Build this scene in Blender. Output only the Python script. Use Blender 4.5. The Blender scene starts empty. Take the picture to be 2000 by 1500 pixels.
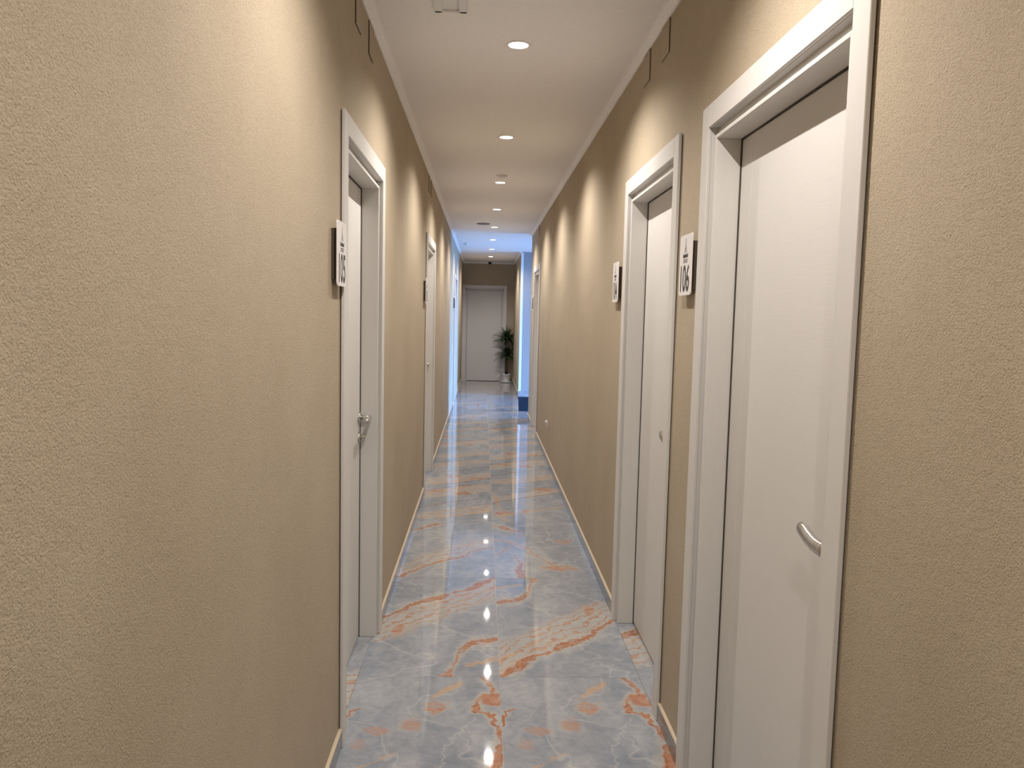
import bpy, bmesh, math, random
from mathutils import Vector, Matrix
random.seed(7)
S = bpy.context.scene
C = S.collection
PI = math.pi

# ------------------------------------------------------------------ camera
F_PX, PITCH, YAW, ROLL, CAM_H = 1530.0, 0.08714, 0.03864, 0.02245, 1.5
cp, sp, cy, sy = math.cos(PITCH), math.sin(PITCH), math.cos(YAW), math.sin(YAW)
fwd = Vector((sy * cp, cy * cp, -sp)); rt = Vector((cy, -sy, 0)); up = rt.cross(fwd)
r2 = math.cos(ROLL) * rt + math.sin(ROLL) * up
u2 = -math.sin(ROLL) * rt + math.cos(ROLL) * up
cam = bpy.data.cameras.new('camera'); cam.sensor_width = 36.0; cam.lens = F_PX * 36.0 / 2000.0
cam.clip_start = 0.02
camo = bpy.data.objects.new('camera', cam); C.objects.link(camo)
M = Matrix((r2, u2, -fwd)).transposed().to_4x4(); M.translation = (0, 0, CAM_H)
camo.matrix_world = M
S.camera = camo

# ------------------------------------------------------------------ world, exposure
w = bpy.data.worlds.new('daylight'); S.world = w; w.use_nodes = True
bg = w.node_tree.nodes['Background']
wt = w.node_tree
wg = wt.nodes.new('ShaderNodeTexCoord'); ws = wt.nodes.new('ShaderNodeSeparateXYZ'); wr = wt.nodes.new('ShaderNodeValToRGB')
wt.links.new(wg.outputs['Generated'], ws.inputs[0])
wm = wt.nodes.new('ShaderNodeMath'); wm.operation = 'MULTIPLY_ADD'; wm.inputs[1].default_value = 0.5; wm.inputs[2].default_value = 0.5
wt.links.new(ws.outputs[2], wm.inputs[0]); wt.links.new(wm.outputs[0], wr.inputs[0])
wr.color_ramp.elements[0].position = 0.47; wr.color_ramp.elements[0].color = (0.05, 0.11, 0.25, 1)
wr.color_ramp.elements[1].position = 0.53; wr.color_ramp.elements[1].color = (0.19, 0.45, 1.0, 1)
wt.links.new(wr.outputs[0], bg.inputs['Color'])
bg.inputs['Strength'].default_value = 100.0
S.view_settings.view_transform = 'Standard'; S.view_settings.look = 'None'
S.view_settings.gamma = 1.0; S.view_settings.use_curve_mapping = False
S.view_settings.exposure = 0.0
LAMP_W = 18.5
LAMP_COL = (1.0, 0.945, 0.885)

# ------------------------------------------------------------------ dimensions (metres)
XL, XR = -0.469, 0.689            # corridor wall faces
ZC, ZT = 2.641, 2.675             # cornice bottom, ceiling
YB, YE = -3.0, 17.7               # back end, far end wall
OP0, OP1 = 11.45, 14.6            # opening to the side lobby
LOBX = 5.5                        # lobby window wall
DH, CASW = 2.152, 0.07            # door casing top, casing width
LEAF_D = 0.08                     # leaf recess behind the wall face

# ------------------------------------------------------------------ helpers
def link(o, parent=None):
    C.objects.link(o)
    if parent: o.parent = parent
    return o
def tag(o, label=None, cat=None, group=None, kind=None):
    if label: o['label'] = label
    if cat: o['category'] = cat
    if group: o['group'] = group
    if kind: o['kind'] = kind
    return o
def box(bm, x0, x1, y0, y1, z0, z1):
    x0, x1 = min(x0, x1), max(x0, x1); y0, y1 = min(y0, y1), max(y0, y1)
    v = [bm.verts.new((x, y, z)) for x in (x0, x1) for y in (y0, y1) for z in (z0, z1)]
    for f in ((0, 1, 3, 2), (4, 6, 7, 5), (0, 4, 5, 1), (2, 3, 7, 6), (0, 2, 6, 4), (1, 5, 7, 3)):
        bm.faces.new([v[i] for i in f])
def bevel(bm, w, seg=1):
    bmesh.ops.bevel(bm, geom=list(bm.edges), offset=w, segments=seg, affect='EDGES', profile=0.5)
def mesh(name, bm, mat, parent=None, smooth=False):
    bmesh.ops.recalc_face_normals(bm, faces=bm.faces)
    me = bpy.data.meshes.new(name); bm.to_mesh(me); bm.free()
    if mat: me.materials.append(mat)
    if smooth:
        for p in me.polygons: p.use_smooth = True
    return link(bpy.data.objects.new(name, me), parent)
def boxes(name, lst, mat, parent=None, bev=0):
    bm = bmesh.new()
    for b in lst: box(bm, *b)
    if bev: bevel(bm, bev)
    return mesh(name, bm, mat, parent)
def empty(name, loc=(0, 0, 0), rz=0, parent=None):
    o = bpy.data.objects.new(name, None); o.location = loc; o.rotation_euler = (0, 0, rz)
    o.empty_display_size = 0.1
    return link(o, parent)
def lathe(bm, prof, n=32, c=(0, 0, 0)):
    """prof: list of (r, z); closes to axis at r=0"""
    rings = []
    for r, z in prof:
        if r < 1e-6: rings.append([bm.verts.new((c[0], c[1], c[2] + z))])
        else: rings.append([bm.verts.new((c[0] + r * math.cos(2 * PI * k / n), c[1] + r * math.sin(2 * PI * k / n), c[2] + z)) for k in range(n)])
    for a, b in zip(rings, rings[1:]):
        for k in range(n):
            k2 = (k + 1) % n
            if len(a) == 1 and len(b) == 1: break
            if len(a) == 1: bm.faces.new((a[0], b[k], b[k2]))
            elif len(b) == 1: bm.faces.new((a[k], b[0], a[k2]))
            else: bm.faces.new((a[k], b[k], b[k2], a[k2]))
def tube(bm, pts, rad, n=12, flat=1.0, upv=Vector((0, 0, 1))):
    """sweep an ellipse (rad along side, rad*flat along up) over pts; rad may be a list"""
    P = [Vector(p) for p in pts]; rs = rad if isinstance(rad, (list, tuple)) else [rad] * len(P)
    rings = []
    for i, p in enumerate(P):
        t = (P[min(i + 1, len(P) - 1)] - P[max(i - 1, 0)]).normalized()
        s = t.cross(upv)
        if s.length < 1e-4: s = t.cross(Vector((1, 0, 0)))
        s.normalize(); u = s.cross(t)
        rings.append([bm.verts.new(p + s * rs[i] * math.cos(2 * PI * k / n) + u * rs[i] * flat * math.sin(2 * PI * k / n)) for k in range(n)])
    for a, b in zip(rings, rings[1:]):
        for k in range(n):
            bm.faces.new((a[k], b[k], b[(k + 1) % n], a[(k + 1) % n]))
    bm.faces.new(rings[0]); bm.faces.new(rings[-1])

# ------------------------------------------------------------------ materials
class NT:
    def __init__(s, name):
        s.m = bpy.data.materials.new(name); s.m.use_nodes = True; s.t = s.m.node_tree
        s.b = s.t.nodes['Principled BSDF']
    def n(s, typ, **kw):
        nd = s.t.nodes.new(typ)
        for k, v in kw.items(): setattr(nd, k, v)
        return nd
    def put(s, sock, v):
        if v is None: return
        if hasattr(v, 'is_output'): s.t.links.new(v, sock)
        else:
            if hasattr(sock.default_value, '__len__') and isinstance(v, (tuple, list)) and len(v) == 3 and len(sock.default_value) == 4: v = (*v, 1)
            sock.default_value = v
    def math(s, op, a, b=None, c=None, clamp=False):
        nd = s.n('ShaderNodeMath', operation=op); nd.use_clamp = clamp
        for i, v in enumerate((a, b, c)): s.put(nd.inputs[i], v)
        return nd.outputs[0]
    def mix(s, fac, a, b):
        nd = s.n('ShaderNodeMix', data_type='RGBA')
        s.put(nd.inputs[0], fac); s.put(nd.inputs[6], a); s.put(nd.inputs[7], b)
        return nd.outputs[2]
    def noise(s, vec, scale, detail=3, rough=0.5, col=False, dist=0.0):
        nd = s.n('ShaderNodeTexNoise'); s.put(nd.inputs['Vector'], vec)
        nd.inputs['Scale'].default_value = scale; nd.inputs['Detail'].default_value = detail
        nd.inputs['Roughness'].default_value = rough; nd.inputs['Distortion'].default_value = dist
        return nd.outputs['Color' if col else 'Fac']
    def ramp(s, x, stops, interp='LINEAR'):
        nd = s.n('ShaderNodeValToRGB'); s.put(nd.inputs[0], x); cr = nd.color_ramp; cr.interpolation = interp
        while len(cr.elements) < len(stops): cr.elements.new(0.5)
        for e, (p, c) in zip(cr.elements, stops):
            e.position = p; e.color = (*c, 1) if not isinstance(c, (int, float)) else (c, c, c, 1)
        return nd.outputs[0]
    def curve(s, x, pts):
        nd = s.n('ShaderNodeFloatCurve'); s.put(nd.inputs['Value'], x); cv = nd.mapping.curves[0]
        pts = sorted(pts)
        while len(cv.points) < len(pts): cv.points.new(0.5, 0.5)
        for p, (a, b) in zip(cv.points, pts): p.location = (a, b); p.handle_type = 'AUTO_CLAMPED'
        nd.mapping.use_clip = False
        nd.mapping.update()
        return nd.outputs[0]
    def bump(s, h, strength, dist):
        nd = s.n('ShaderNodeBump'); s.put(nd.inputs['Height'], h)
        nd.inputs['Strength'].default_value = strength; nd.inputs['Distance'].default_value = dist
        s.put(s.b.inputs['Normal'], nd.outputs[0])
    def geo(s): return s.n('ShaderNodeNewGeometry').outputs['Position']
    def obj(s): return s.n('ShaderNodeTexCoord').outputs['Object']
    def mapping(s, vec, scale):
        nd = s.n('ShaderNodeMapping'); s.put(nd.inputs[0], vec); nd.inputs['Scale'].default_value = scale
        return nd.outputs[0]
    def set(s, **kw):
        for k, v in kw.items(): s.put(s.b.inputs[k.replace('_', ' ')], v)
        return s.m

def plain(name, col, rough=0.5, metal=0.0, **kw):
    t = NT(name); p = t.geo()
    c = t.mix(t.noise(p, 40, 2), tuple(x * 0.96 for x in col), tuple(min(1, x * 1.04) for x in col))
    return t.set(Base_Color=c, Roughness=rough, Metallic=metal, **kw)

def mat_plaster():
    t = NT('beige_plaster'); p = t.geo()
    big = t.noise(p, 1.6, 4, 0.6)
    mid = t.noise(p, 9, 4, 0.6)
    fine = t.noise(p, 300, 3, 0.65)
    coarse = t.noise(p, 70, 4, 0.6)
    c = t.mix(t.ramp(big, [(0.35, 0), (0.68, 1)]), (0.435, 0.354, 0.252), (0.49, 0.408, 0.298))
    c = t.mix(t.math('MULTIPLY', t.ramp(mid, [(0.45, 0), (0.75, 1)]), 0.35), c, (0.44, 0.365, 0.275))
    c = t.mix(t.math('MULTIPLY', t.ramp(fine, [(0.30, 1), (0.52, 0)]), 0.50), c, (0.25, 0.185, 0.11))
    h = t.math('ADD', fine, t.math('MULTIPLY', coarse, 0.6))
    t.bump(h, 0.55, 0.004)
    return t.set(Base_Color=c, Roughness=0.85)
def mat_white(name, col, stretch, rough=0.45):
    """white textured melamine with fine grain running along one axis"""
    t = NT(name); p = t.obj()
    g = t.noise(t.mapping(p, stretch), 1.0, 4, 0.6)
    c = t.mix(g, tuple(x * 0.94 for x in col), tuple(min(1, x * 1.03) for x in col))
    t.bump(g, 0.10, 0.002)
    return t.set(Base_Color=c, Roughness=rough)
WHITE = (0.67, 0.645, 0.615)
M_wall = mat_plaster()
M_ceil = plain('white_ceiling_paint', (0.90, 0.875, 0.85), 0.8)
M_corn = plain('white_cornice', (0.88, 0.86, 0.84), 0.6)
M_vert = mat_white('white_door_grain_upright', WHITE, (220, 220, 9))
M_horz = mat_white('white_door_grain_level', WHITE, (120, 9, 190))
M_gap_shade = plain('dark_gap_shade', (0.03, 0.025, 0.02), 0.9)  # near-black, stands for the shade inside narrow gaps
M_gasket_shade = plain('brown_gasket_and_gap_shade', (0.06, 0.043, 0.028), 0.8)  # gasket rubber; on sign standoffs, shade put into the colour
M_steel = plain('satin_nickel', (0.62, 0.60, 0.57), 0.22, 1.0)
M_sign = plain('white_sign_plastic', (0.82, 0.79, 0.78), 0.35)
M_ink = plain('dark_sign_ink', (0.035, 0.033, 0.035), 0.5)
M_ink2 = plain('grey_sign_ink', (0.22, 0.21, 0.21), 0.5)
M_bead = plain('cream_sealant', (0.56, 0.46, 0.34), 0.6)
M_ring = plain('white_lamp_ring', (0.85, 0.83, 0.80), 0.4)
M_plastic = plain('white_plastic', (0.80, 0.79, 0.77), 0.4)
M_grey = plain('grey_grille', (0.22, 0.21, 0.20), 0.6)
M_black = plain('black_dome', (0.01, 0.01, 0.012), 0.12)
M_bin = plain('navy_bin', (0.012, 0.045, 0.11), 0.5)
M_pot = plain('white_ceramic', (0.82, 0.80, 0.78), 0.35)
M_soil = plain('dark_soil', (0.03, 0.022, 0.015), 0.95)
M_stem = plain('brown_stem', (0.10, 0.075, 0.045), 0.85)
M_back = plain('grout', (0.60, 0.57, 0.51), 0.8)
M_frame = plain('white_window_frame', (0.8, 0.8, 0.8), 0.4)
def mat_leaf():
    t = NT('dracaena_leaf'); c = t.mix(t.noise(t.geo(), 14, 2), (0.012, 0.035, 0.012), (0.05, 0.10, 0.03))
    return t.set(Base_Color=c, Roughness=0.4)
M_leaf = mat_leaf()
def mat_emit():
    t = NT('lamp_glow'); return t.set(Base_Color=(1, 1, 1), Emission_Color=(1.0, 0.93, 0.86), Emission_Strength=22.0)
M_emit = mat_emit()
def mat_glass():
    t = NT('window_glass'); tr = t.n('ShaderNodeBsdfTransparent'); gl = t.n('ShaderNodeBsdfGlossy'); gl.inputs['Roughness'].default_value = 0.02
    fr = t.n('ShaderNodeFresnel'); fr.inputs[0].default_value = 1.45; mx = t.n('ShaderNodeMixShader')
    t.put(mx.inputs[0], fr.outputs[0]); t.put(mx.inputs[1], tr.outputs[0]); t.put(mx.inputs[2], gl.outputs[0])
    t.t.links.new(mx.outputs[0], t.t.nodes['Material Output'].inputs[0]); t.t.nodes.remove(t.b)
    return t.m
M_glass = mat_glass()

# polished onyx-look tile prints: grey cloud ground, cream bands, rust veins
TW, TL = 0.5865, 1.2345
def marble(name, veins, blobs=(), bands=(), whites=(), seed=0.0, tint=1.0):
    """u across (0..1), v along (0..1).
    veins: (axis, [(t, centre)], [(t, width)], strength, hue); bands: (lower pts, upper pts, strength); blobs: (u, v, ru, rv, strength)"""
    t = NT(name)
    p = t.n('ShaderNodeMapping'); t.put(p.inputs[0], t.obj()); p.inputs['Location'].default_value = (seed, seed * 0.7, 0); p = p.outputs[0]
    po = t.obj()
    sep = t.n('ShaderNodeSeparateXYZ'); t.put(sep.inputs[0], po)
    u0 = t.math('MULTIPLY_ADD', sep.outputs[0], 1 / TW, 0.5); v0 = t.math('MULTIPLY_ADD', sep.outputs[1], 1 / TL, 0.5)
    wn = t.n('ShaderNodeSeparateXYZ'); t.put(wn.inputs[0], t.noise(p, 9.0, 4, 0.62, col=True))
    w2 = t.n('ShaderNodeSeparateXYZ'); t.put(w2.inputs[0], t.noise(p, 34.0, 3, 0.6, col=True))
    def warp(x, a, b, A, B):
        x = t.math('MULTIPLY_ADD', t.math('SUBTRACT', a, 0.5), A, x)
        return t.math('MULTIPLY_ADD', t.math('SUBTRACT', b, 0.5), B, x)
    u = warp(u0, wn.outputs[0], w2.outputs[0], 0.16, 0.08)
    v = warp(v0, wn.outputs[1], w2.outputs[1], 0.10, 0.045)
    # ground: soft grey clouds
    cl = t.noise(t.mapping(p, (1, 0.55, 1)), 3.4, 5, 0.62, dist=0.8)
    cl2 = t.noise(p, 14, 4, 0.6, dist=1.2)
    g = t.math('MULTIPLY_ADD', cl2, 0.35, t.math('MULTIPLY', cl, 0.65))
    col = t.ramp(g, [(0.36, (0.215, 0.239, 0.282)), (0.50, (0.297, 0.318, 0.356)), (0.64, (0.40, 0.406, 0.422))])
    # hairline pale veins: ridges of two noises
    for sc, th, st in ((2.6, 0.014, 0.40), (6.0, 0.012, 0.18)):
        r = t.math('ABSOLUTE', t.math('SUBTRACT', t.noise(p, sc, 3, 0.5, dist=0.5), 0.5))
        col = t.mix(t.math('MULTIPLY', t.ramp(r, [(0.0, 1), (th, 0)]), st), col, (0.52, 0.51, 0.50))
    rust = t.mix(t.ramp(t.noise(p, 22, 3, 0.6), [(0.35, 0), (0.65, 1)]), (0.36, 0.125, 0.06), (0.50, 0.235, 0.115))
    rustlt = (0.54, 0.35, 0.20)
    brk = t.ramp(t.noise(t.mapping(p, (1, 1.5, 1)), 8, 4, 0.6, dist=1.6), [(0.34, 0.25), (0.52, 1.0)])
    pale = (0.50, 0.46, 0.40)
    cream = t.mix(t.noise(p, 26, 3), (0.44, 0.42, 0.38), (0.56, 0.51, 0.43))
    def sm(x): return t.ramp(x, [(0.0, 0.0), (1.0, 1.0)], 'EASE')
    for lo, hi, st in bands:
        a = t.math('SUBTRACT', v, t.curve(u, lo)); b = t.math('SUBTRACT', t.curve(u, hi), v)
        inside = t.math('MULTIPLY', sm(t.math('MULTIPLY', a, 30.0, clamp=True)), sm(t.math('MULTIPLY', b, 9.0, clamp=True)))
        col = t.mix(t.math('MULTIPLY', inside, 0.5 * st), col, cream)
        lines = t.math('SINE', t.math('MULTIPLY_ADD', t.noise(p, 34, 3, 0.6), 3.0, t.math('MULTIPLY_ADD', t.noise(p, 6, 3, 0.6), 16.0, t.math('MULTIPLY', a, 105.0))))
        lines = t.ramp(lines, [(0.55, 0), (1.0, 1)])
        col = t.mix(t.math('MULTIPLY', t.math('MULTIPLY', inside, lines), 0.8 * st), col, t.mix(brk, rustlt, rust))
    for ax, ctr, wid, st, hue in veins:
        if ax == 'u': x, y, yr = u, v, v
        else: x, y, yr = v, u, u
        wv = t.math('MAXIMUM', t.curve(x, wid), 0.0001)
        d = t.math('ABSOLUTE', t.math('SUBTRACT', y, t.curve(x, ctr)))
        gate = t.ramp(wv, [(0.001, 0), (0.008, 1)])
        if hue == 'r':
            hm = t.math('SUBTRACT', 1.0, t.math('DIVIDE', d, t.math('MULTIPLY', wv, 2.6)), clamp=True)
            col = t.mix(t.math('MULTIPLY', t.math('MULTIPLY', t.ramp(hm, [(0, 0), (.8, 1)], 'EASE'), gate), .6), col, pale)
        m = t.math('SUBTRACT', 1.0, t.math('DIVIDE', d, wv), clamp=True)
        m = t.math('MULTIPLY', t.math('MULTIPLY', t.ramp(m, [(0.0, 0.0), (0.55, 1.0)], 'EASE'), gate), t.math('MULTIPLY', brk, st) if hue == 'r' else st)
        col = t.mix(m, col, {'r': rust, 'l': rustlt, 'w': (0.50, 0.49, 0.48), 'b': (0.22, 0.115, 0.075)}[hue])
        if hue == 'r':
            core = t.math('SUBTRACT', 1.0, t.math('DIVIDE', t.math('ABSOLUTE', t.math('SUBTRACT', d, t.math('MULTIPLY', wv, .35))), t.math('MULTIPLY_ADD', wv, .16, .0012)), clamp=True)
            col = t.mix(t.math('MULTIPLY', t.math('MULTIPLY', core, gate), .65 * st), col, (0.20, 0.075, 0.045))
    for bu, bv, ru, rv, st in blobs:
        e = t.math('ADD', t.math('POWER', t.math('DIVIDE', t.math('SUBTRACT', u, bu), ru), 2.0),
                   t.math('POWER', t.math('DIVIDE', t.math('SUBTRACT', v, bv), rv), 2.0))
        e = t.math('MULTIPLY_ADD', t.math('SUBTRACT', t.noise(t.mapping(p, (1, 2.2, 1)), 12, 4, .65), .5), 1.8, e)
        col = t.mix(t.math('MULTIPLY', t.ramp(t.math('SUBTRACT', 1.6, e, clamp=True), [(0, 0), (1, 1)], 'EASE'), .45 * st), col, pale)
        m = t.math('MULTIPLY', t.ramp(t.math('SUBTRACT', 1.0, e, clamp=True), [(0, 0), (0.7, 1)], 'EASE'), t.math('MULTIPLY', brk, st))
        col = t.mix(m, col, rust)
    return t.set(Base_Color=col, Roughness=0.035, IOR=1.52, Specular_IOR_Level=0.55)
Z0 = [(0, 0), (1, 0)]
M_A = marble('onyx_tile_hook_print',
    veins=[('v', [(0, .80), (.3, .86), (.45, .93), (.52, .96), (.59, .99), (.65, .99), (.71, .96), (.75, .92), (.80, .84), (.86, .90), (.91, .93), (1, .88)],
                 [(0, .02), (.3, .03), (.50, .05), (.60, .028), (.70, .024), (.80, .03), (.9, .026), (1, .016)], .9, 'r'),
           ('u', [(0, .71), (.07, .775), (.2, .8), (1, .8)], [(0, .020), (.06, .014), (.09, 0), (1, 0)], .95, 'r'),
           ('u', [(0, .8), (.5, .84), (.64, .915), (.78, .975), (1, 1)], [(0, 0), (.5, 0), (.6, .032), (.7, .028), (.80, 0), (1, 0)], .65, 'l'),
           ('u', [(0, .42), (.22, .48), (.34, .53), (1, .6)], [(0, 0), (.16, .008), (.34, .008), (.38, 0), (1, 0)], .6, 'l'),
           ('v', [(0, .5), (.5, .64), (.6, .68), (.69, .78), (.8, .88), (1, .95)], [(0, 0), (.42, .014), (.7, .012), (.76, 0), (1, 0)], .32, 'w')],
    blobs=[(.955, .845, .10, .055, .85), (.57, .79, .09, .045, .95), (.43, .69, .08, .05, .5), (.22, .65, .09, .03, .45), (.14, .57, .06, .035, .35), (.50, .30, .10, .04, .5)],
    seed=3.0)
M_B = marble('onyx_tile_river_print',
    bands=[([(0, .0), (.16, .11), (.32, .19), (.49, .27), (.68, .33), (.84, .42), (1, .50)], [(0, .35), (.24, .43), (.39, .52), (.55, .59), (.77, .71), (.94, .74), (1, .74)], 1.0)],
    veins=[('u', [(0, .0), (.16, .10), (.32, .18), (.49, .26), (.68, .32), (.84, .41), (1, .50)], [(0, .045), (.2, .034), (.35, .016), (.55, .034), (.75, .022), (1, .018)], .95, 'r'),
           ('u', [(0, .13), (.3, .25), (.6, .36), (1, .52)], [(0, .012), (.25, .008), (.5, .004), (1, .004)], .7, 'l'),
           ('u', [(0, .69), (.26, .77), (.34, .90), (.36, .97), (1, 1)], [(0, .030), (.2, .028), (.30, .045), (.37, .05), (.42, 0), (1, 0)], .85, 'r'),
           ('u', [(0, .86), (.25, .92), (1, 1)], [(0, .02), (.2, .012), (.3, 0), (1, 0)], .6, 'l'),
           ('u', [(0, .78), (.4, .60), (1, .30)], [(0, .008), (.5, .008), (.7, 0), (1, 0)], .5, 'w')],
    blobs=[(.81, .60, .06, .05, .8)], seed=11.0)
M_C = marble('onyx_tile_ribbon_print',
    bands=[([(0, -.02), (.18, .10), (.34, .19), (.65, .31), (.84, .45), (1, .5)], [(0, .20), (.31, .43), (.52, .58), (.8, .68), (1, .72)], .85)],
    veins=[('u', [(0, -.03), (.18, .095), (.34, .185), (.47, .255), (.65, .31), (.84, .44), (1, .47)], [(0, .03), (.3, .022), (.6, .018), (.85, .014), (1, .008)], .9, 'r'),
           ('u', [(0, .74), (.05, .77), (.36, .94), (1, 1)], [(0, .02), (.3, .03), (.42, 0), (1, 0)], .8, 'r'),
           ('u', [(0, .40), (.5, .47), (1, .60)], [(0, 0), (.45, 0), (.6, .015), (1, .018)], .7, 'l')], seed=21.0)
M_D = marble('onyx_tile_fork_print',
    veins=[('u', [(0, .31), (.2, .52), (.37, .73), (1, 1)], [(0, .012), (.37, .010), (.40, 0), (1, 0)], .85, 'r'),
           ('u', [(0, .90), (.08, .87), (.31, .79), (1, .7)], [(0, .02), (.2, .035), (.33, .01), (.36, 0), (1, 0)], .85, 'r'),
           ('u', [(0, .62), (.21, .57), (.42, .39), (.6, .2), (1, .05)], [(0, .008), (.3, .022), (.5, .012), (.62, .02), (.66, 0), (1, 0)], .75, 'r'),
           ('v', [(0, .27), (.1, .25), (.21, .28), (.35, .20), (1, .2)], [(0, .06), (.2, .035), (.35, .01), (.4, 0), (1, 0)], .8, 'r'),
           ('u', [(0, .45), (.5, .30), (1, .12)], [(0, 0), (.4, .01), (1, .008)], .45, 'w')],
    blobs=[(.66, .15, .20, .045, .9), (.80, .60, .12, .05, .45)], seed=33.0)
M_E = marble('onyx_tile_streak_print',
    bands=[([(0, .02), (.5, .10), (1, .22)], [(0, .22), (.5, .36), (1, .50)], .9), ([(0, .52), (.5, .66), (1, .78)], [(0, .76), (.5, .93), (1, 1.08)], .9)],
    veins=[('u', [(0, .30), (.44, .47), (1, .60)], [(0, .014), (.5, .010), (1, .004)], .7, 'b'),
           ('u', [(0, .78), (.5, .95), (1, 1.1)], [(0, .012), (1, .014)], .7, 'b'),
           ('u', [(0, .70), (.5, .88), (1, 1.02)], [(0, .03), (.5, .05), (1, .03)], .55, 'l'),
           ('u', [(0, .05), (.5, .12), (1, .28)], [(0, .01), (.6, .03), (1, .03)], .6, 'l')],
    blobs=[(.23, .78, .15, .05, .75), (.6, .72, .16, .06, .7)], seed=47.0)
M_F = marble('onyx_tile_flame_print',
    bands=[([(0, .45), (.5, .60), (1, .76)], [(0, .68), (.5, .84), (1, .98)], .9)],
    veins=[('v', [(0, .2), (.3, .1), (.53, .07), (.75, .05), (1, .05)], [(0, .02), (.4, .03), (.75, .02), (.85, 0), (1, 0)], .55, 'l'),
           ('u', [(0, .45), (.5, .62), (1, .78)], [(0, .012), (1, .012)], .6, 'b'),
           ('u', [(0, .10), (.5, .24), (1, .40)], [(0, .03), (.6, .02), (1, .03)], .6, 'l')],
    blobs=[(.15, .20, .13, .06, .7), (.43, .24, .06, .05, .7), (.78, .86, .18, .07, .8)], seed=59.0)
def mat_skirt():
    t = NT('grey_marble_skirting'); p = t.geo()
    c = t.ramp(t.noise(t.mapping(p, (1, .5, 1)), 9, 5, .6, dist=1.0), [(0.35, (0.16, 0.165, 0.18)), (0.55, (0.23, 0.23, 0.24)), (0.72, (0.34, 0.29, 0.25))])
    return t.set(Base_Color=c, Roughness=0.12)
M_skirt = mat_skirt()

M_skirt2 = marble('pale_marble_skirting', [], seed=5.0)
# ------------------------------------------------------------------ doors: layout along the walls
R_DOORS = [(1.415, 2.49), (2.79, 3.83), (9.62, 10.66)]
L_DOORS = [(2.60, 3.65), (6.38, 7.50), (12.75, 13.82)]

# ------------------------------------------------------------------ shell
def side_wall(name, s, y0, y1, doors, label):
    """s=+1 right wall, -1 left wall: face plane at XR / XL, 0.10 front skin with door niches plus 0.1 back slab"""
    X = XR if s > 0 else XL
    xa, xb, xc = X, X + s * 0.16, X + s * 0.26
    L = [(xb, xc, y0, y1, -0.05, 2.78)]
    y = y0
    for a, b in doors:
        a2, b2 = a + 0.03, b - 0.03
        L.append((xa, xb, y, a2, -0.05, 2.78)); L.append((xa, xb, a2, b2, DH - 0.03, 2.78)); y = b2
    L.append((xa, xb, y, y1, -0.05, 2.78))
    return tag(boxes(name, L, M_wall), label, 'wall', kind='structure')
side_wall('wall_left', -1, YB, YE, L_DOORS, 'long beige textured plaster wall with signs 105 and 103')
side_wall('wall_right', 1, YB, OP0, R_DOORS, 'beige textured plaster wall holding doors 106 and 104')
tag(boxes('wall_right_far', [(XR, XR + .26, OP1, YE, -.05, 2.78)], M_wall), 'short beige wall beside the potted plant', 'wall', kind='structure')
tag(boxes('wall_back', [(XL - .26, XR + .26, YB - .2, YB, -.05, 2.78)], M_wall), 'beige plaster wall closing the near end of corridor', 'wall', kind='structure')
# end wall with a niche for the end door
EX0, EX1 = -0.469, 0.525
tag(boxes('wall_end', [(XL - .26, XR + .5, YE + .16, YE + .26, -.05, 2.78), (XL - .26, EX0 + .03, YE, YE + .16, -.05, 2.78),
    (EX0 + .03, EX1 - .03, YE, YE + .16, DH + .01 - .03, 2.78), (EX1 - .03, XR + .5, YE, YE + .16, -.05, 2.78)], M_wall),
    'dim beige end wall behind the potted plant', 'wall', kind='structure')
tag(boxes('ceiling', [(XL - .26, LOBX + .3, YB - .2, YE + .26, ZT, ZT + .12)], M_ceil), 'flat off white corridor ceiling', 'ceiling', kind='structure')
# lobby beside the corridor: where the daylight comes from
M_lob = plain('pale_lobby_paint', (0.33, 0.32, 0.33), 0.7)
tag(boxes('wall_lobby_far', [(XR + .26, LOBX + .2, OP1, OP1 + .2, -.05, 2.78), (XR + .001, XR + .262, OP1 - .003, OP1 + .05, -.05, 2.78)], M_lob), 'pale wall of side lobby lit blue by daylight', 'wall', kind='structure')
tag(boxes('wall_lobby_near', [(XR + .26, LOBX + .2, OP0 - .2, OP0, -.05, 2.78)], M_lob), 'near wall of side lobby', 'wall', kind='structure')
WY0, WY1, WZ0, WZ1 = OP0 + .35, OP1 - .8, 0.06, 2.45
tag(boxes('wall_lobby_window', [(LOBX, LOBX + .2, OP0 - .2, WY0, -.05, 2.78), (LOBX, LOBX + .2, WY1, OP1 + .2, -.05, 2.78),
    (LOBX, LOBX + .2, WY0, WY1, -.05, WZ0), (LOBX, LOBX + .2, WY0, WY1, WZ1, 2.78)], M_lob), 'lobby wall around the big window', 'wall', kind='structure')
win = empty('window_1', (LOBX + .1, (WY0 + WY1) / 2, WZ0)); tag(win, 'tall three part lobby window letting in daylight', 'window', kind='structure')
hw, hh = (WY1 - WY0) / 2, WZ1 - WZ0
boxes('window_frame', [(-.03, .03, -hw, -hw + .06, 0, hh), (-.03, .03, hw - .06, hw, 0, hh), (-.03, .03, -hw, hw, 0, .06), (-.03, .03, -hw, hw, hh - .06, hh)], M_frame, win)
for k in (-1, 1): boxes('mullion', [(-.025, .025, k * hw / 3 - .025, k * hw / 3 + .025, .06, hh - .06)], M_frame, win)
for k in (-1, 0, 1): boxes('pane', [(-.004, .004, k * 2 * hw / 3 - hw / 3 + .03, k * 2 * hw / 3 + hw / 3 - .03, .06, hh - .06)], M_glass, win)
pl = bpy.data.lights.new('window_portal', 'AREA'); pl.shape = 'RECTANGLE'; pl.size = 2 * hw; pl.size_y = hh; pl.cycles.is_portal = True
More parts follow.
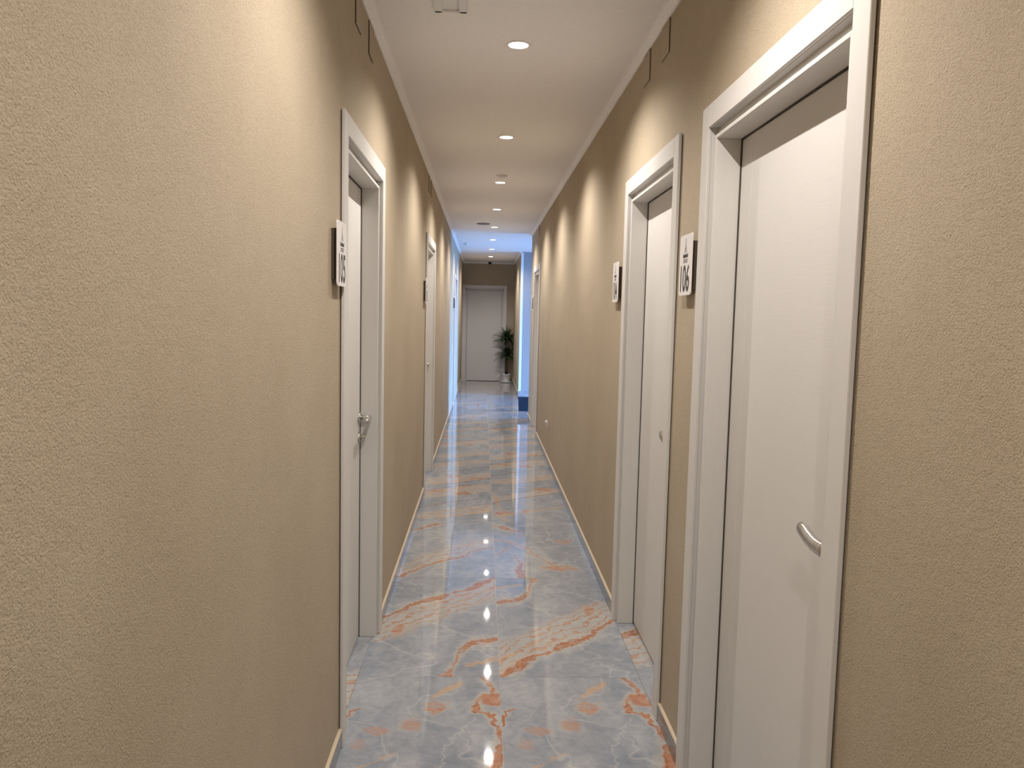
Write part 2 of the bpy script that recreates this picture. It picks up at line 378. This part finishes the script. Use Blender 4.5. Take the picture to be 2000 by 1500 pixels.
plo = bpy.data.objects.new('window_portal', pl); link(plo); plo.location = (LOBX + .14, (WY0 + WY1) / 2, WZ0 + hh / 2)
plo.rotation_euler = (0, PI / 2, 0)
plo.rotation_euler = Vector((-1, 0, 0)).to_track_quat('-Z', 'Z').to_euler()

# cornice: a small cove with a bead, one run per side
def cornice(name, p0, p1, nx, ny, label):
    """p0->p1 along the wall at its face, (nx, ny) points into the room"""
    prof = [(0, -.034), (.006, -.034), (.007, -.028), (.020, -.018), (.029, -.010), (.030, -.004), (.036, -.003), (.036, .01), (0, .01)]
    bm = bmesh.new(); rings = []
    for q in (p0, p1): rings.append([bm.verts.new((q[0] + nx * a, q[1] + ny * a, ZT + b)) for a, b in prof])
    n = len(prof)
    for k in range(n): bm.faces.new((rings[0][k], rings[1][k], rings[1][(k + 1) % n], rings[0][(k + 1) % n]))
    bm.faces.new(rings[0]); bm.faces.new(rings[1])
    return tag(mesh(name, bm, M_corn), label, 'cornice', kind='structure')
cornice('trim_1', (XL, YB), (XL, YE), 1, 0, 'narrow white cornice along the wall of door 105')
cornice('trim_2', (XR, YB), (XR, OP0), -1, 0, 'narrow white cornice along the wall of door 106')
cornice('trim_3', (XR, OP1), (XR, YE), -1, 0, 'short white cornice above the potted plant')
cornice('trim_4', (XL, YE), (XR, YE), 0, -1, 'white cornice over the end door')
tag(boxes('trim_5', [(XR - .006, XR + .04, OP1 - .010, OP1 + .02, .0, 2.66)], M_frame, bev=.003), 'white corner strip at the lobby edge', 'trim', kind='structure')

# floor: grout bed with tiles laid in two rows
fl = boxes('floor', [(XL - .26, LOBX + .3, YB - .2, YE + .26, -.06, -.004)], M_back)
tag(fl, 'polished grey marbled tile floor with rust veins', 'floor', kind='structure')
GAP = 0.0012
def tile_mesh(w, l, name='tile'):
    bm = bmesh.new(); box(bm, -w / 2 + GAP / 2, w / 2 - GAP / 2, -l / 2 + GAP / 2, l / 2 - GAP / 2, -.008, 0)
    bmesh.ops.recalc_face_normals(bm, faces=bm.faces)
    me = bpy.data.meshes.new(name); bm.to_mesh(me); bm.free(); me.materials.append(M_A); return me
TM = tile_mesh(TW, TL)
def lay(me, x, y, mat, rot=0):
    o = bpy.data.objects.new('tile', me); link(o, fl); o.location = (x, y, 0); o.rotation_euler = (0, 0, rot)
    o.material_slots[0].link = 'OBJECT'; o.material_slots[0].material = mat
    return o
JX = [-0.489, 0.0975, 0.684]        # long joints
ROW0 = 3.14 - 5 * TL
pat = {-2: (M_C, 0, M_D, 0), -1: (M_B, 0, M_A, 0), 4: (M_A, 0, M_A, 0), 5: (M_B, PI, M_B, 0), 6: (M_C, 0, M_D, 0), 7: (M_E, 0, M_F, 0), 8: (M_E, PI, M_E, 0), 9: (M_E, 0, M_E, PI),
       10: (M_F, 0, M_E, 0), 11: (M_E, 0, M_C, 0), 12: (M_D, PI, M_E, 0), 13: (M_E, PI, M_F, 0), 14: (M_C, PI, M_E, 0), 15: (M_E, 0, M_E, 0), 16: (M_F, PI, M_E, 0), 17: (M_E, 0, M_C, 0)}
for k in range(0, 18):
    a = pat.get(k, (M_C, PI, M_B, 0)); yc = ROW0 + (k + .5) * TL
    if yc + TL / 2 > YE + .26: break
    for c in (0, 1): lay(TM, (JX[c] + JX[c + 1]) / 2, yc, a[2 * c], a[2 * c + 1])
# last cut row, threshold strips and lobby tiles
yl = ROW0 + k * TL
if yl < YE:
    TM2 = tile_mesh(TW, YE + .1 - yl)
    for c in (0, 1): lay(TM2, (JX[c] + JX[c + 1]) / 2, (yl + YE + .1) / 2, M_E)
for s, doors in ((1, R_DOORS), (-1, L_DOORS)):
    for i, (a, b) in enumerate(doors):
        xw = JX[2] if s > 0 else JX[0]
        me = tile_mesh(.14, b - a - .06); lay(me, xw + s * .07, (a + b) / 2, (M_B, M_C, M_F)[i] if s < 0 else (M_F, M_B, M_E)[i], PI if s > 0 else 0)
for i in range(8):
    for j in range(4):
        lay(TM, JX[2] + (i + .5) * TW, ROW0 + (12 + j + .5 - 1) * TL + .3 * 0, (M_E, M_C, M_F, M_D)[(i + j) % 4], PI * (i % 2))

# skirting
def skirting(name, s, runs, label):
    X = XR if s > 0 else XL
    L, B = [], []
    for a, b in runs:
        L.append((X + s * .01, X - s * .010, a, b, 0.0005, .066)); B.append((X + s * .01, X - s * .012, a, b, .066, .073))
    o = boxes(name, L, M_skirt, bev=.001); tag(o, label, 'baseboard', kind='structure')
    boxes('sealant_bead', B, M_bead, o, bev=.0015)
def gaps(y0, y1, doors):
    r, y = [], y0
    for a, b in doors: r.append((y, a - .001)); y = b + .001
    return r + [(y, y1)]
skirting('baseboard_left', -1, gaps(YB, YE, L_DOORS), 'grey marble skirting with cream top edge below sign 105')
skirting('baseboard_right', 1, gaps(YB, OP0, R_DOORS), 'grey marble skirting with cream top edge below sign 106')
skirting('baseboard_far', 1, [(OP1, YE)], 'grey marble skirting behind the potted plant')
tag(boxes('baseboard_lobby', [(XR, LOBX, OP1 - .022, OP1 - .010, .0005, .095)], M_skirt2), 'marble skirting on the daylit lobby wall', 'baseboard', kind='structure')

# ------------------------------------------------------------------ doors
def lever_handle(parent, hy, direction, style):
    """local frame: x out of the leaf (0 at leaf face), y along wall"""
    zc = 1.03
    bm = bmesh.new()
    # rose
    n = 24
    def disc(cx0, cx1, y, z, r):
        a = [bm.verts.new((cx0, y + r * math.cos(2 * PI * k / n), z + r * math.sin(2 * PI * k / n))) for k in range(n)]
        b = [bm.verts.new((cx1, y + r * .93 * math.cos(2 * PI * k / n), z + r * .93 * math.sin(2 * PI * k / n))) for k in range(n)]
        for k in range(n): bm.faces.new((a[k], a[(k + 1) % n], b[(k + 1) % n], b[k]))
        bm.faces.new(b); bm.faces.new(a)
    disc(0, .009, hy, zc, .025)
    tube(bm, [(.006, hy, zc), (.035, hy, zc), (.048, hy, zc)], [.010, .010, .011], 14)
    d = direction
    if style == 'wave':
        pts = [(.050, hy - d * .010, zc - .002), (.052, hy + d * .02, zc - .004), (.053, hy + d * .05, zc - .003), (.054, hy + d * .08, zc + .004), (.054, hy + d * .105, zc + .011), (.053, hy + d * .125, zc + .013), (.052, hy + d * .133, zc + .012)]
        tube(bm, pts, [.011, .011, .011, .0115, .0115, .010, .004], 14, 1.5)
    else:
        pts = [(.048, hy - d * .010, zc), (.052, hy + d * .02, zc), (.053, hy + d * .06, zc - .001), (.053, hy + d * .10, zc - .001), (.053, hy + d * .118, zc)]
        tube(bm, pts, [.010, .009, .009, .011, .009], 14)
    o = mesh('lever_handle', bm, M_steel, parent, True)
    o['label'] = 'satin nickel lever handle'
    bm = bmesh.new(); disc(0, .008, hy, zc - .09, .022)
    k2 = [(.006, hy, zc - .09), (.022, hy, zc - .09), (.030, hy, zc - .09)]
    tube(bm, k2, [.006, .009, .006], 12, 1.9)
    mesh('key_rose', bm, M_steel, parent, True)['label'] = 'round nickel key rose'

def make_door(name, label, width, latch_far, style, group, head=DH):
    """local: y 0..width along the wall (near to far), x out into the corridor, z up; x=0 is the wall face"""
    D = empty(name); tag(D, label, 'door', group, 'structure')
    W = width; c = CASW; g0, g1 = .003, .014
    # casing boards, butted: uprights full height, head between
    for y0, y1 in ((0, c), (W - c, W)):
        boxes('upright_casing', [(g0, g1, y0, y1, .001, head)], M_vert, D, bev=.0015)
    boxes('head_casing', [(g0, g1, c, W - c, head - c, head)], M_horz, D, bev=.0015)
    # near-black body behind the casing paints in the shadow line against the plaster
    boxes('casing_gap_shade', [(-.03, g0, .006, c - .0125, .001, head - .006), (-.03, g0, W - c + .0125, W - .006, .001, head - .006), (-.03, g0, c - .0125, W - c + .0125, head - c + .0125, head - .006)], M_gap_shade, D)
    g, j = .026, .038     # shadow groove, then the jamb edge
    boxes('groove_lining', [(-.034, g0, c - .012, c, .001, head - c + .012), (-.034, g0, W - c, W - c + .012, .001, head - c + .012), (-.034, g0, c - .012, W - c + .012, head - c, head - c + .012),
                            (-.034, -.018, c, c + g + .004, .001, head - c), (-.034, -.018, W - c - g - .004, W - c, .001, head - c), (-.034, -.018, c, W - c, head - c - g - .004, head - c)], M_vert, D)
    boxes('groove_bead', [(-.019, -.012, c + .011, c + .014, .001, head - c - .011), (-.019, -.012, W - c - .014, W - c - .011, .001, head - c - .011), (-.019, -.012, c + .011, W - c - .011, head - c - .014, head - c - .011)], M_vert, D)
    for y0, y1 in ((c + g, c + j), (W - c - j, W - c - g)):
        boxes('jamb', [(-.15, -.001, y0, y1, .001, head - c - g)], M_vert, D, bev=.001)
    boxes('head_jamb', [(-.15, -.001, c + j, W - c - j, head - c - j, head - c - g)], M_horz, D, bev=.001)
    boxes('gasket', [(-LEAF_D, -LEAF_D + .004, c + j - .001, c + j + .0035, .001, head - c - j), (-LEAF_D, -LEAF_D + .004, W - c - j - .0035, W - c - j + .001, .001, head - c - j),
                     (-LEAF_D, -LEAF_D + .004, c + j, W - c - j, head - c - j - .0035, head - c - j + .001)], M_gasket_shade, D)
    # leaf
    a, b, h = c + j + .003, W - c - j - .003, head - c - j - .004
    LF = empty('leaf', parent=D)
    LF.location = (-LEAF_D, 0, 0)
    st = .095
    boxes('stile', [(-.04, 0, a, a + st, .009, h)], M_vert, LF, bev=.0008)
    boxes('stile', [(-.04, 0, b - st, b, .009, h)], M_vert, LF, bev=.0008)
    boxes('leaf_panel', [(-.04, -.0004, a + st, b - st, .009, h)], M_horz, LF, bev=.0005)
    boxes('leaf_gap_shade', [(-.145, -.121, c, W - c, .001, head - c)], M_gap_shade, D)  # near-black sheet painting the shade seen through the leaf gaps
    hy = b - .034 if latch_far else a + .034
    if style: lever_handle(LF, hy, -1 if latch_far else 1, style)
    return D
def place_side(D, s, y0, y1):
    if s > 0:      # right wall: outward is -X; rotate pi about z flips y, so mirror by building far to near
        D.location = (XR, y1, 0); D.rotation_euler = (0, 0, PI)
    else:
        D.location = (XL, y0, 0)
grp = None
defs = [('door_1', 1, R_DOORS[0], 'white flush door beside sign 106 with wavy lever handle', True, 'wave'),
        ('door_2', 1, R_DOORS[1], 'white flush door between signs 106 and 104', True, 'wave'),
        ('door_3', -1, L_DOORS[0], 'white flush door with lever handle next to sign 105', True, 'round'),
        ('door_4', -1, L_DOORS[1], 'white flush door next to sign 103', True, 'round'),
        ('door_5', 1, R_DOORS[2], 'white flush door at the lobby corner next to sign 102', True, 'wave'),
        ('door_6', -1, L_DOORS[2], 'white flush door in blue daylight next to sign 101', True, 'round')]
for nm, s, (a, b), lab, lf, sty in defs:
    # right doors: local y runs far->near, so their latch at the near end is local far
    D = make_door(nm, lab, b - a, lf, sty, None)
    place_side(D, s, a, b)
D = make_door('door_7', 'white flush door closing the corridor end behind the plant', EX1 - EX0, False, None, None, DH + .01)
D.location = (EX1, YE, 0); D.rotation_euler = (0, 0, -PI / 2)
D.location = (EX0, YE, 0)

# ------------------------------------------------------------------ downlights
def downlight(y, label):
    o = empty('downlight', (0.131, y, ZT)); tag(o, label, 'downlight', 'row of recessed ceiling downlights')
    bm = bmesh.new(); lathe(bm, [(.042, -.002), (.044, -.005), (.053, -.004), (.055, 0.0), (.055, .004)], 40); mesh('trim_ring', bm, M_ring, o, True)
    bm = bmesh.new(); lathe(bm, [(0, -.003), (.043, -.003)], 40); mesh('diffuser', bm, M_emit, o)
    l = bpy.data.lights.new('downlight_lamp', 'SPOT'); l.energy = LAMP_W * 4; l.color = LAMP_COL; l.spot_size = math.radians(146); l.spot_blend = 0.75; l.shadow_soft_size = .008
    lo = bpy.data.objects.new('downlight_lamp', l); link(lo, o); lo.location = (0, 0, -.012)
    return o
DL = ['round downlight beside the white ceiling access panel', 'round downlight midway between the access panel and first smoke detector', 'round downlight just past the small smoke detector',
      'round downlight between the smoke detector and grey speaker grille', 'round downlight just past the grey speaker grille', 'round downlight in blue lit ceiling ahead of a smoke detector',
      'round downlight in blue lit ceiling beyond the smoke detector', 'round downlight closest to the black dome camera']
for k in range(-2, 8): downlight(3.521 + 1.777 * k, DL[k] if k >= 0 else 'round downlight behind the access panel towards the near corridor end')

# ------------------------------------------------------------------ room signs
def text_mesh(body, name='digits'):
    cu = bpy.data.curves.new(name, 'FONT'); cu.body = body; cu.size = 1.0; cu.align_x = 'CENTER'; cu.align_y = 'CENTER'; cu.extrude = .004; cu.offset = 0.02
    o = bpy.data.objects.new(name, cu); C.objects.link(o)
    bpy.context.view_layer.update()
    me = bpy.data.meshes.new_from_object(o.evaluated_get(bpy.context.evaluated_depsgraph_get()))
    bpy.data.objects.remove(o)
    xs = [v.co.x for v in me.vertices]; ys = [v.co.y for v in me.vertices]
    cx, cy_ = (min(xs) + max(xs)) / 2, (min(ys) + max(ys)) / 2; w_, h_ = max(xs) - min(xs), max(ys) - min(ys)
    for v in me.vertices: v.co = ((v.co.x - cx) / w_, (v.co.y - cy_) / h_, v.co.z)
    return me
def rounded(bm, w_, h_, r, x0, x1, n=5, cy0=0, cz0=0):
    pts = []
    for cx, cz, a0 in ((w_ / 2 - r, h_ / 2 - r, 0), (-w_ / 2 + r, h_ / 2 - r, 1), (-w_ / 2 + r, -h_ / 2 + r, 2), (w_ / 2 - r, -h_ / 2 + r, 3)):
        for k in range(n + 1):
            a = (a0 + k / n) * PI / 2; pts.append((cy0 + cx + r * math.cos(a), cz0 + cz + r * math.sin(a)))
    A = [bm.verts.new((x0, y, z)) for y, z in pts]; B = [bm.verts.new((x1, y, z)) for y, z in pts]
    m = len(pts)
    for k in range(m): bm.faces.new((A[k], A[(k + 1) % m], B[(k + 1) % m], B[k]))
    bm.faces.new(A); bm.faces.new(B)
SW, SH = 0.150, 0.200
def sign(num, s, yc, label, z=1.68):
    """local: x out of wall, y to the reader's right, z up"""
    X = XR if s > 0 else XL
    o = empty('room_sign', (X, yc, z), PI if s > 0 else 0); tag(o, label, 'sign', 'room number signs along the corridor')
    bm = bmesh.new(); rounded(bm, SW, SH, .010, .018, .022); mesh('plate', bm, M_sign, o)
    for y0 in (-SW / 2 + .012, SW / 2 - .03): boxes('standoff_shade', [(-.002, .018, y0, y0 + .018, -.08, .075)], M_gasket_shade, o)  # tall dark brown standoffs paint the shadowed gap behind the plate
    me = text_mesh(num); me.materials.append(M_ink)
    d = link(bpy.data.objects.new('room_number', me), o)
    # reader's right along local +y for the left wall (x out = +X): right is... +y when looking along -x
    d.matrix_local = Matrix(((0, 0, 1, .0221), (.112, 0, 0, 0), (0, .090, 0, -.044), (0, 0, 0, 1))) @ Matrix.Diagonal((1, 1, .05, 1))
    # emblem: slim spire over a dark wordmark with two small grey lines below
    bm = bmesh.new()
    def poly(pts, x=.0225):
        A = [bm.verts.new((.0215, y, zz)) for y, zz in pts]; B = [bm.verts.new((x, y, zz)) for y, zz in pts]; m = len(pts)
        for k in range(m): bm.faces.new((A[k], A[(k + 1) % m], B[(k + 1) % m], B[k]))
        bm.faces.new(A); bm.faces.new(B)
    poly([(-.003, .062), (.003, .062), (.001, .088), (-.001, .088)])
    poly([(-.008, .050), (.008, .050), (.003, .064), (-.003, .064)])
    poly([(-.016, .040), (-.009, .040), (-.002, .052), (-.007, .054)]); poly([(.016, .040), (.007, .054), (.002, .052), (.009, .040)])
    mesh('emblem', bm, M_ink2, o)
    bm = bmesh.new()
    for k in range(7):
        y = -.027 + k * .009; poly([(y - .0035, .024), (y + .0035, .024), (y + .0035, .037 - .003 * (k % 2)), (y - .0035, .037 - .003 * (k % 3))])
    mesh('wordmark', bm, M_ink, o)
    bm = bmesh.new()
    for zz in (.017, .010):
        for k in range(9): y = -.024 + k * .006; poly([(y - .002, zz - .0025), (y + .002, zz - .0025), (y + .002, zz + .0025), (y - .002, zz + .0025)])
    mesh('small_print', bm, M_ink2, o)
sign('106', 1, 2.602, 'white number sign reading 106 between two white doors')
sign('104', 1, 3.985, 'white number sign reading 104 just beyond the second door')
sign('105', -1, 2.51, 'white number sign reading 105 on the plaster wall beside a lever-handled door')
sign('103', -1, 6.24, 'white number sign reading 103, seen almost edge on')
sign('102', 1, 10.82, 'white number sign reading 102 at the lobby corner')
sign('101', -1, 12.46, 'white number sign reading 101 in the blue daylight patch')

# ------------------------------------------------------------------ junction box covers under the cornice
def cover(s, y0, label):
    X = XR if s > 0 else XL
    o = empty('junction_box_cover', (X, y0, 2.51), 0); tag(o, label, 'cover plate', 'plaster coloured cover plates under the cornice')
    q = -s
    boxes('plate', [(q * .003, q * .0055, 0, .125, 0, .129)], M_wall, o)
    boxes('rim', [(-q * .004, q * .003, .002, .123, .002, .127)], M_gap_shade, o)  # dark block under the plate, its colour stands for the gap's shadow
for s, y, lab in ((1, 3.05, 'square plaster coloured cover plate over the door between 106 and 104'), (1, 3.40, 'square plaster coloured cover plate nearest sign 104'),
                  (-1, 2.87, 'square plaster coloured cover plate above the near jamb of door 105'), (-1, 3.19, 'square plaster coloured cover plate above the far jamb of door 105'),
                  (-1, 6.60, 'small cover plate above the door next to sign 103'), (-1, 6.86, 'second small cover plate above the door next to sign 103'),
                  (1, 9.95, 'cover plate above the door at the lobby corner')):
    cover(s, y, lab)

# ------------------------------------------------------------------ ceiling fittings
o = empty('access_panel', (-.125, 3.01, ZT)); tag(o, 'small rectangular white ceiling panel with raised frame', 'panel')
boxes('frame', [(-.085, -.055, -.15, .15, -.012, .002), (.010, .040, -.15, .15, -.012, .002), (-.085, .040, .135, .15, -.012, .002), (-.085, .040, -.15, -.135, -.012, .002)], M_plastic, o, bev=.002)
boxes('panel_insert', [(-.056, .011, -.136, .136, -.004, .002)], M_plastic, o)
def detector(name, x, y, r, h, label, mat):
    o = empty(name, (x, y, ZT)); tag(o, label, 'detector')
    bm = bmesh.new(); lathe(bm, [(0, .002), (r, .002), (r, -.010), (r * .92, -.014), (0, -.014)], 32); mesh('base', bm, M_plastic, o)
    bm = bmesh.new(); lathe(bm, [(r * .62, -.012), (r * .60, -h * .7), (r * .5, -h), (0, -h)], 28); mesh('sensor_head', bm, mat, o)
detector('smoke_detector', .134, 6.73, .048, .024, 'small white smoke detector ahead of a downlight', M_plastic)
detector('smoke_detector', -.30, 13.15, .050, .030, 'white smoke detector in the daylit part of the ceiling', M_plastic)
o = empty('ceiling_speaker', (-.02, 10.27, ZT)); tag(o, 'flat round grey ceiling speaker grille', 'speaker')
bm = bmesh.new(); lathe(bm, [(.074, .002), (.088, .002), (.088, -.004), (.080, -.008), (.074, -.006)], 40); mesh('rim', bm, M_grey, o)
bm = bmesh.new(); lathe(bm, [(0, -.006), (.075, -.006), (.075, .002), (0, .002)], 40); mesh('grille', bm, M_grey, o)
o = empty('dome_camera', (.128, 17.45, ZT)); tag(o, 'small black dome camera on the ceiling before the end wall', 'camera')
bm = bmesh.new(); lathe(bm, [(0, .002), (.045, .002), (.045, -.008), (.040, -.010), (0, -.010)], 32); mesh('mount', bm, M_plastic, o)
bm = bmesh.new(); lathe(bm, [(.038, -.009)] + [(.038 * math.cos(a), -.026 - .040 * math.sin(a)) for a in [k * PI / 16 for k in range(8)]] + [(0, -.066)], 28); mesh('dome', bm, M_black, o, True)

# wall socket-size door stop
o = empty('wall_door_stop', (XR, 8.07, .39)); tag(o, 'small white stop fixed low on the plaster wall', 'door stop')
boxes('plate', [(-.006, .002, -.022, .022, -.035, .035)], M_plastic, o, bev=.001)
bm = bmesh.new(); tube(bm, [(-.004, 0, .016), (-.018, 0, .016), (-.024, 0, .016)], [.013, .012, .008], 16); mesh('button', bm, M_plastic, o, True)

# ------------------------------------------------------------------ waste bin
o = empty('waste_bin', (.668, 12.34, 0)); tag(o, 'small dark blue waste bin at the lobby opening', 'bin')
bm = bmesh.new()
def frus(w0, d0, z0, w1, d1, z1):
    A = [bm.verts.new((sx * w0, sy_ * d0, z0)) for sx, sy_ in ((-1, -1), (1, -1), (1, 1), (-1, 1))]
    B = [bm.verts.new((sx * w1, sy_ * d1, z1)) for sx, sy_ in ((-1, -1), (1, -1), (1, 1), (-1, 1))]
    for k in range(4): bm.faces.new((A[k], A[(k + 1) % 4], B[(k + 1) % 4], B[k]))
    return A, B
A, B = frus(.080, .070, .0005, .088, .078, .208); bm.faces.new(A)
A2, B2 = frus(.076, .066, .006, .084, .074, .208); bm.faces.new(A2)
for k in range(4): bm.faces.new((B[k], B[(k + 1) % 4], B2[(k + 1) % 4], B2[k]))
mesh('bin_body', bm, M_bin, o)
boxes('bin_rim', [(-.091, .091, -.081, -.076, .200, .213), (-.091, .091, .076, .081, .200, .213), (-.091, -.086, -.081, .081, .200, .213), (.086, .091, -.081, .081, .200, .213)], M_bin, o, bev=.001)

# ------------------------------------------------------------------ potted dracaena
o = empty('potted_dracaena', (.545, 17.50, 0)); tag(o, 'potted dracaena with two leaf heads in a white pot', 'plant')
bm = bmesh.new(); lathe(bm, [(0, .001), (.105, .001), (.130, .018), (.133, .028), (.126, .028), (.100, .012), (0, .012)], 40); mesh('saucer', bm, M_pot, o, True)
bm = bmesh.new(); lathe(bm, [(0, .012), (.072, .012), (.078, .03), (.090, .175), (.094, .178), (.094, .192), (.084, .192), (.080, .17), (0, .17)], 40); mesh('pot', bm, M_pot, o, True)
bm = bmesh.new(); lathe(bm, [(0, .178), (.04, .180), (.082, .176), (.082, .171)], 24); mesh('soil', bm, M_soil, o)
bm = bmesh.new(); tube(bm, [(.01, 0, .17), (.012, 0, .35), (.006, .01, .55), (.01, .01, .62)], [.022, .018, .016, .012], 10); mesh('stem', bm, M_stem, o, True)
bm = bmesh.new(); tube(bm, [(-.02, .01, .17), (-.03, .01, .45), (-.02, 0, .75), (-.015, 0, .98)], [.016, .014, .013, .010], 10); mesh('stem', bm, M_stem, o, True)
def crown(cx, cy_, cz, n, L, name):
    bm = bmesh.new(); rnd = random.Random(int(cz * 100))
    for k in range(n):
        az = 2 * PI * (k * .381966) + rnd.uniform(-.2, .2); el = math.radians(rnd.uniform(5, 78)) if k % 4 else math.radians(rnd.uniform(-15, 15))
        l = L * rnd.uniform(.75, 1.1); z0 = cz + rnd.uniform(-.05, .06); droop = rnd.uniform(.3, 1.0)
        h = Vector((math.cos(az), math.sin(az), 0)); sd = Vector((-h.y, h.x, 0)); prev = None
        for i in range(8):
            t = i / 7
            p = Vector((cx, cy_, z0)) + h * (l * t * math.cos(el)) + Vector((0, 0, l * t * math.sin(el) - droop * l * .55 * t * t))
            wd = .019 * (min(1, .35 + t * 3)) * (1 - t ** 2.2) + .0006
            p.y = min(p.y, .185); p.x = min(p.x, .135)
            cur = (bm.verts.new(p - sd * wd + Vector((0, 0, .004))), bm.verts.new(p), bm.verts.new(p + sd * wd + Vector((0, 0, .004))))
            if prev:
                bm.faces.new((prev[0], prev[1], cur[1], cur[0])); bm.faces.new((prev[1], prev[2], cur[2], cur[1]))
            prev = cur
    mesh(name, bm, M_leaf, o, True)
crown(-.015, 0, .985, 110, .35, 'leaf_crown')
crown(.01, .01, .62, 90, .30, 'leaf_crown')
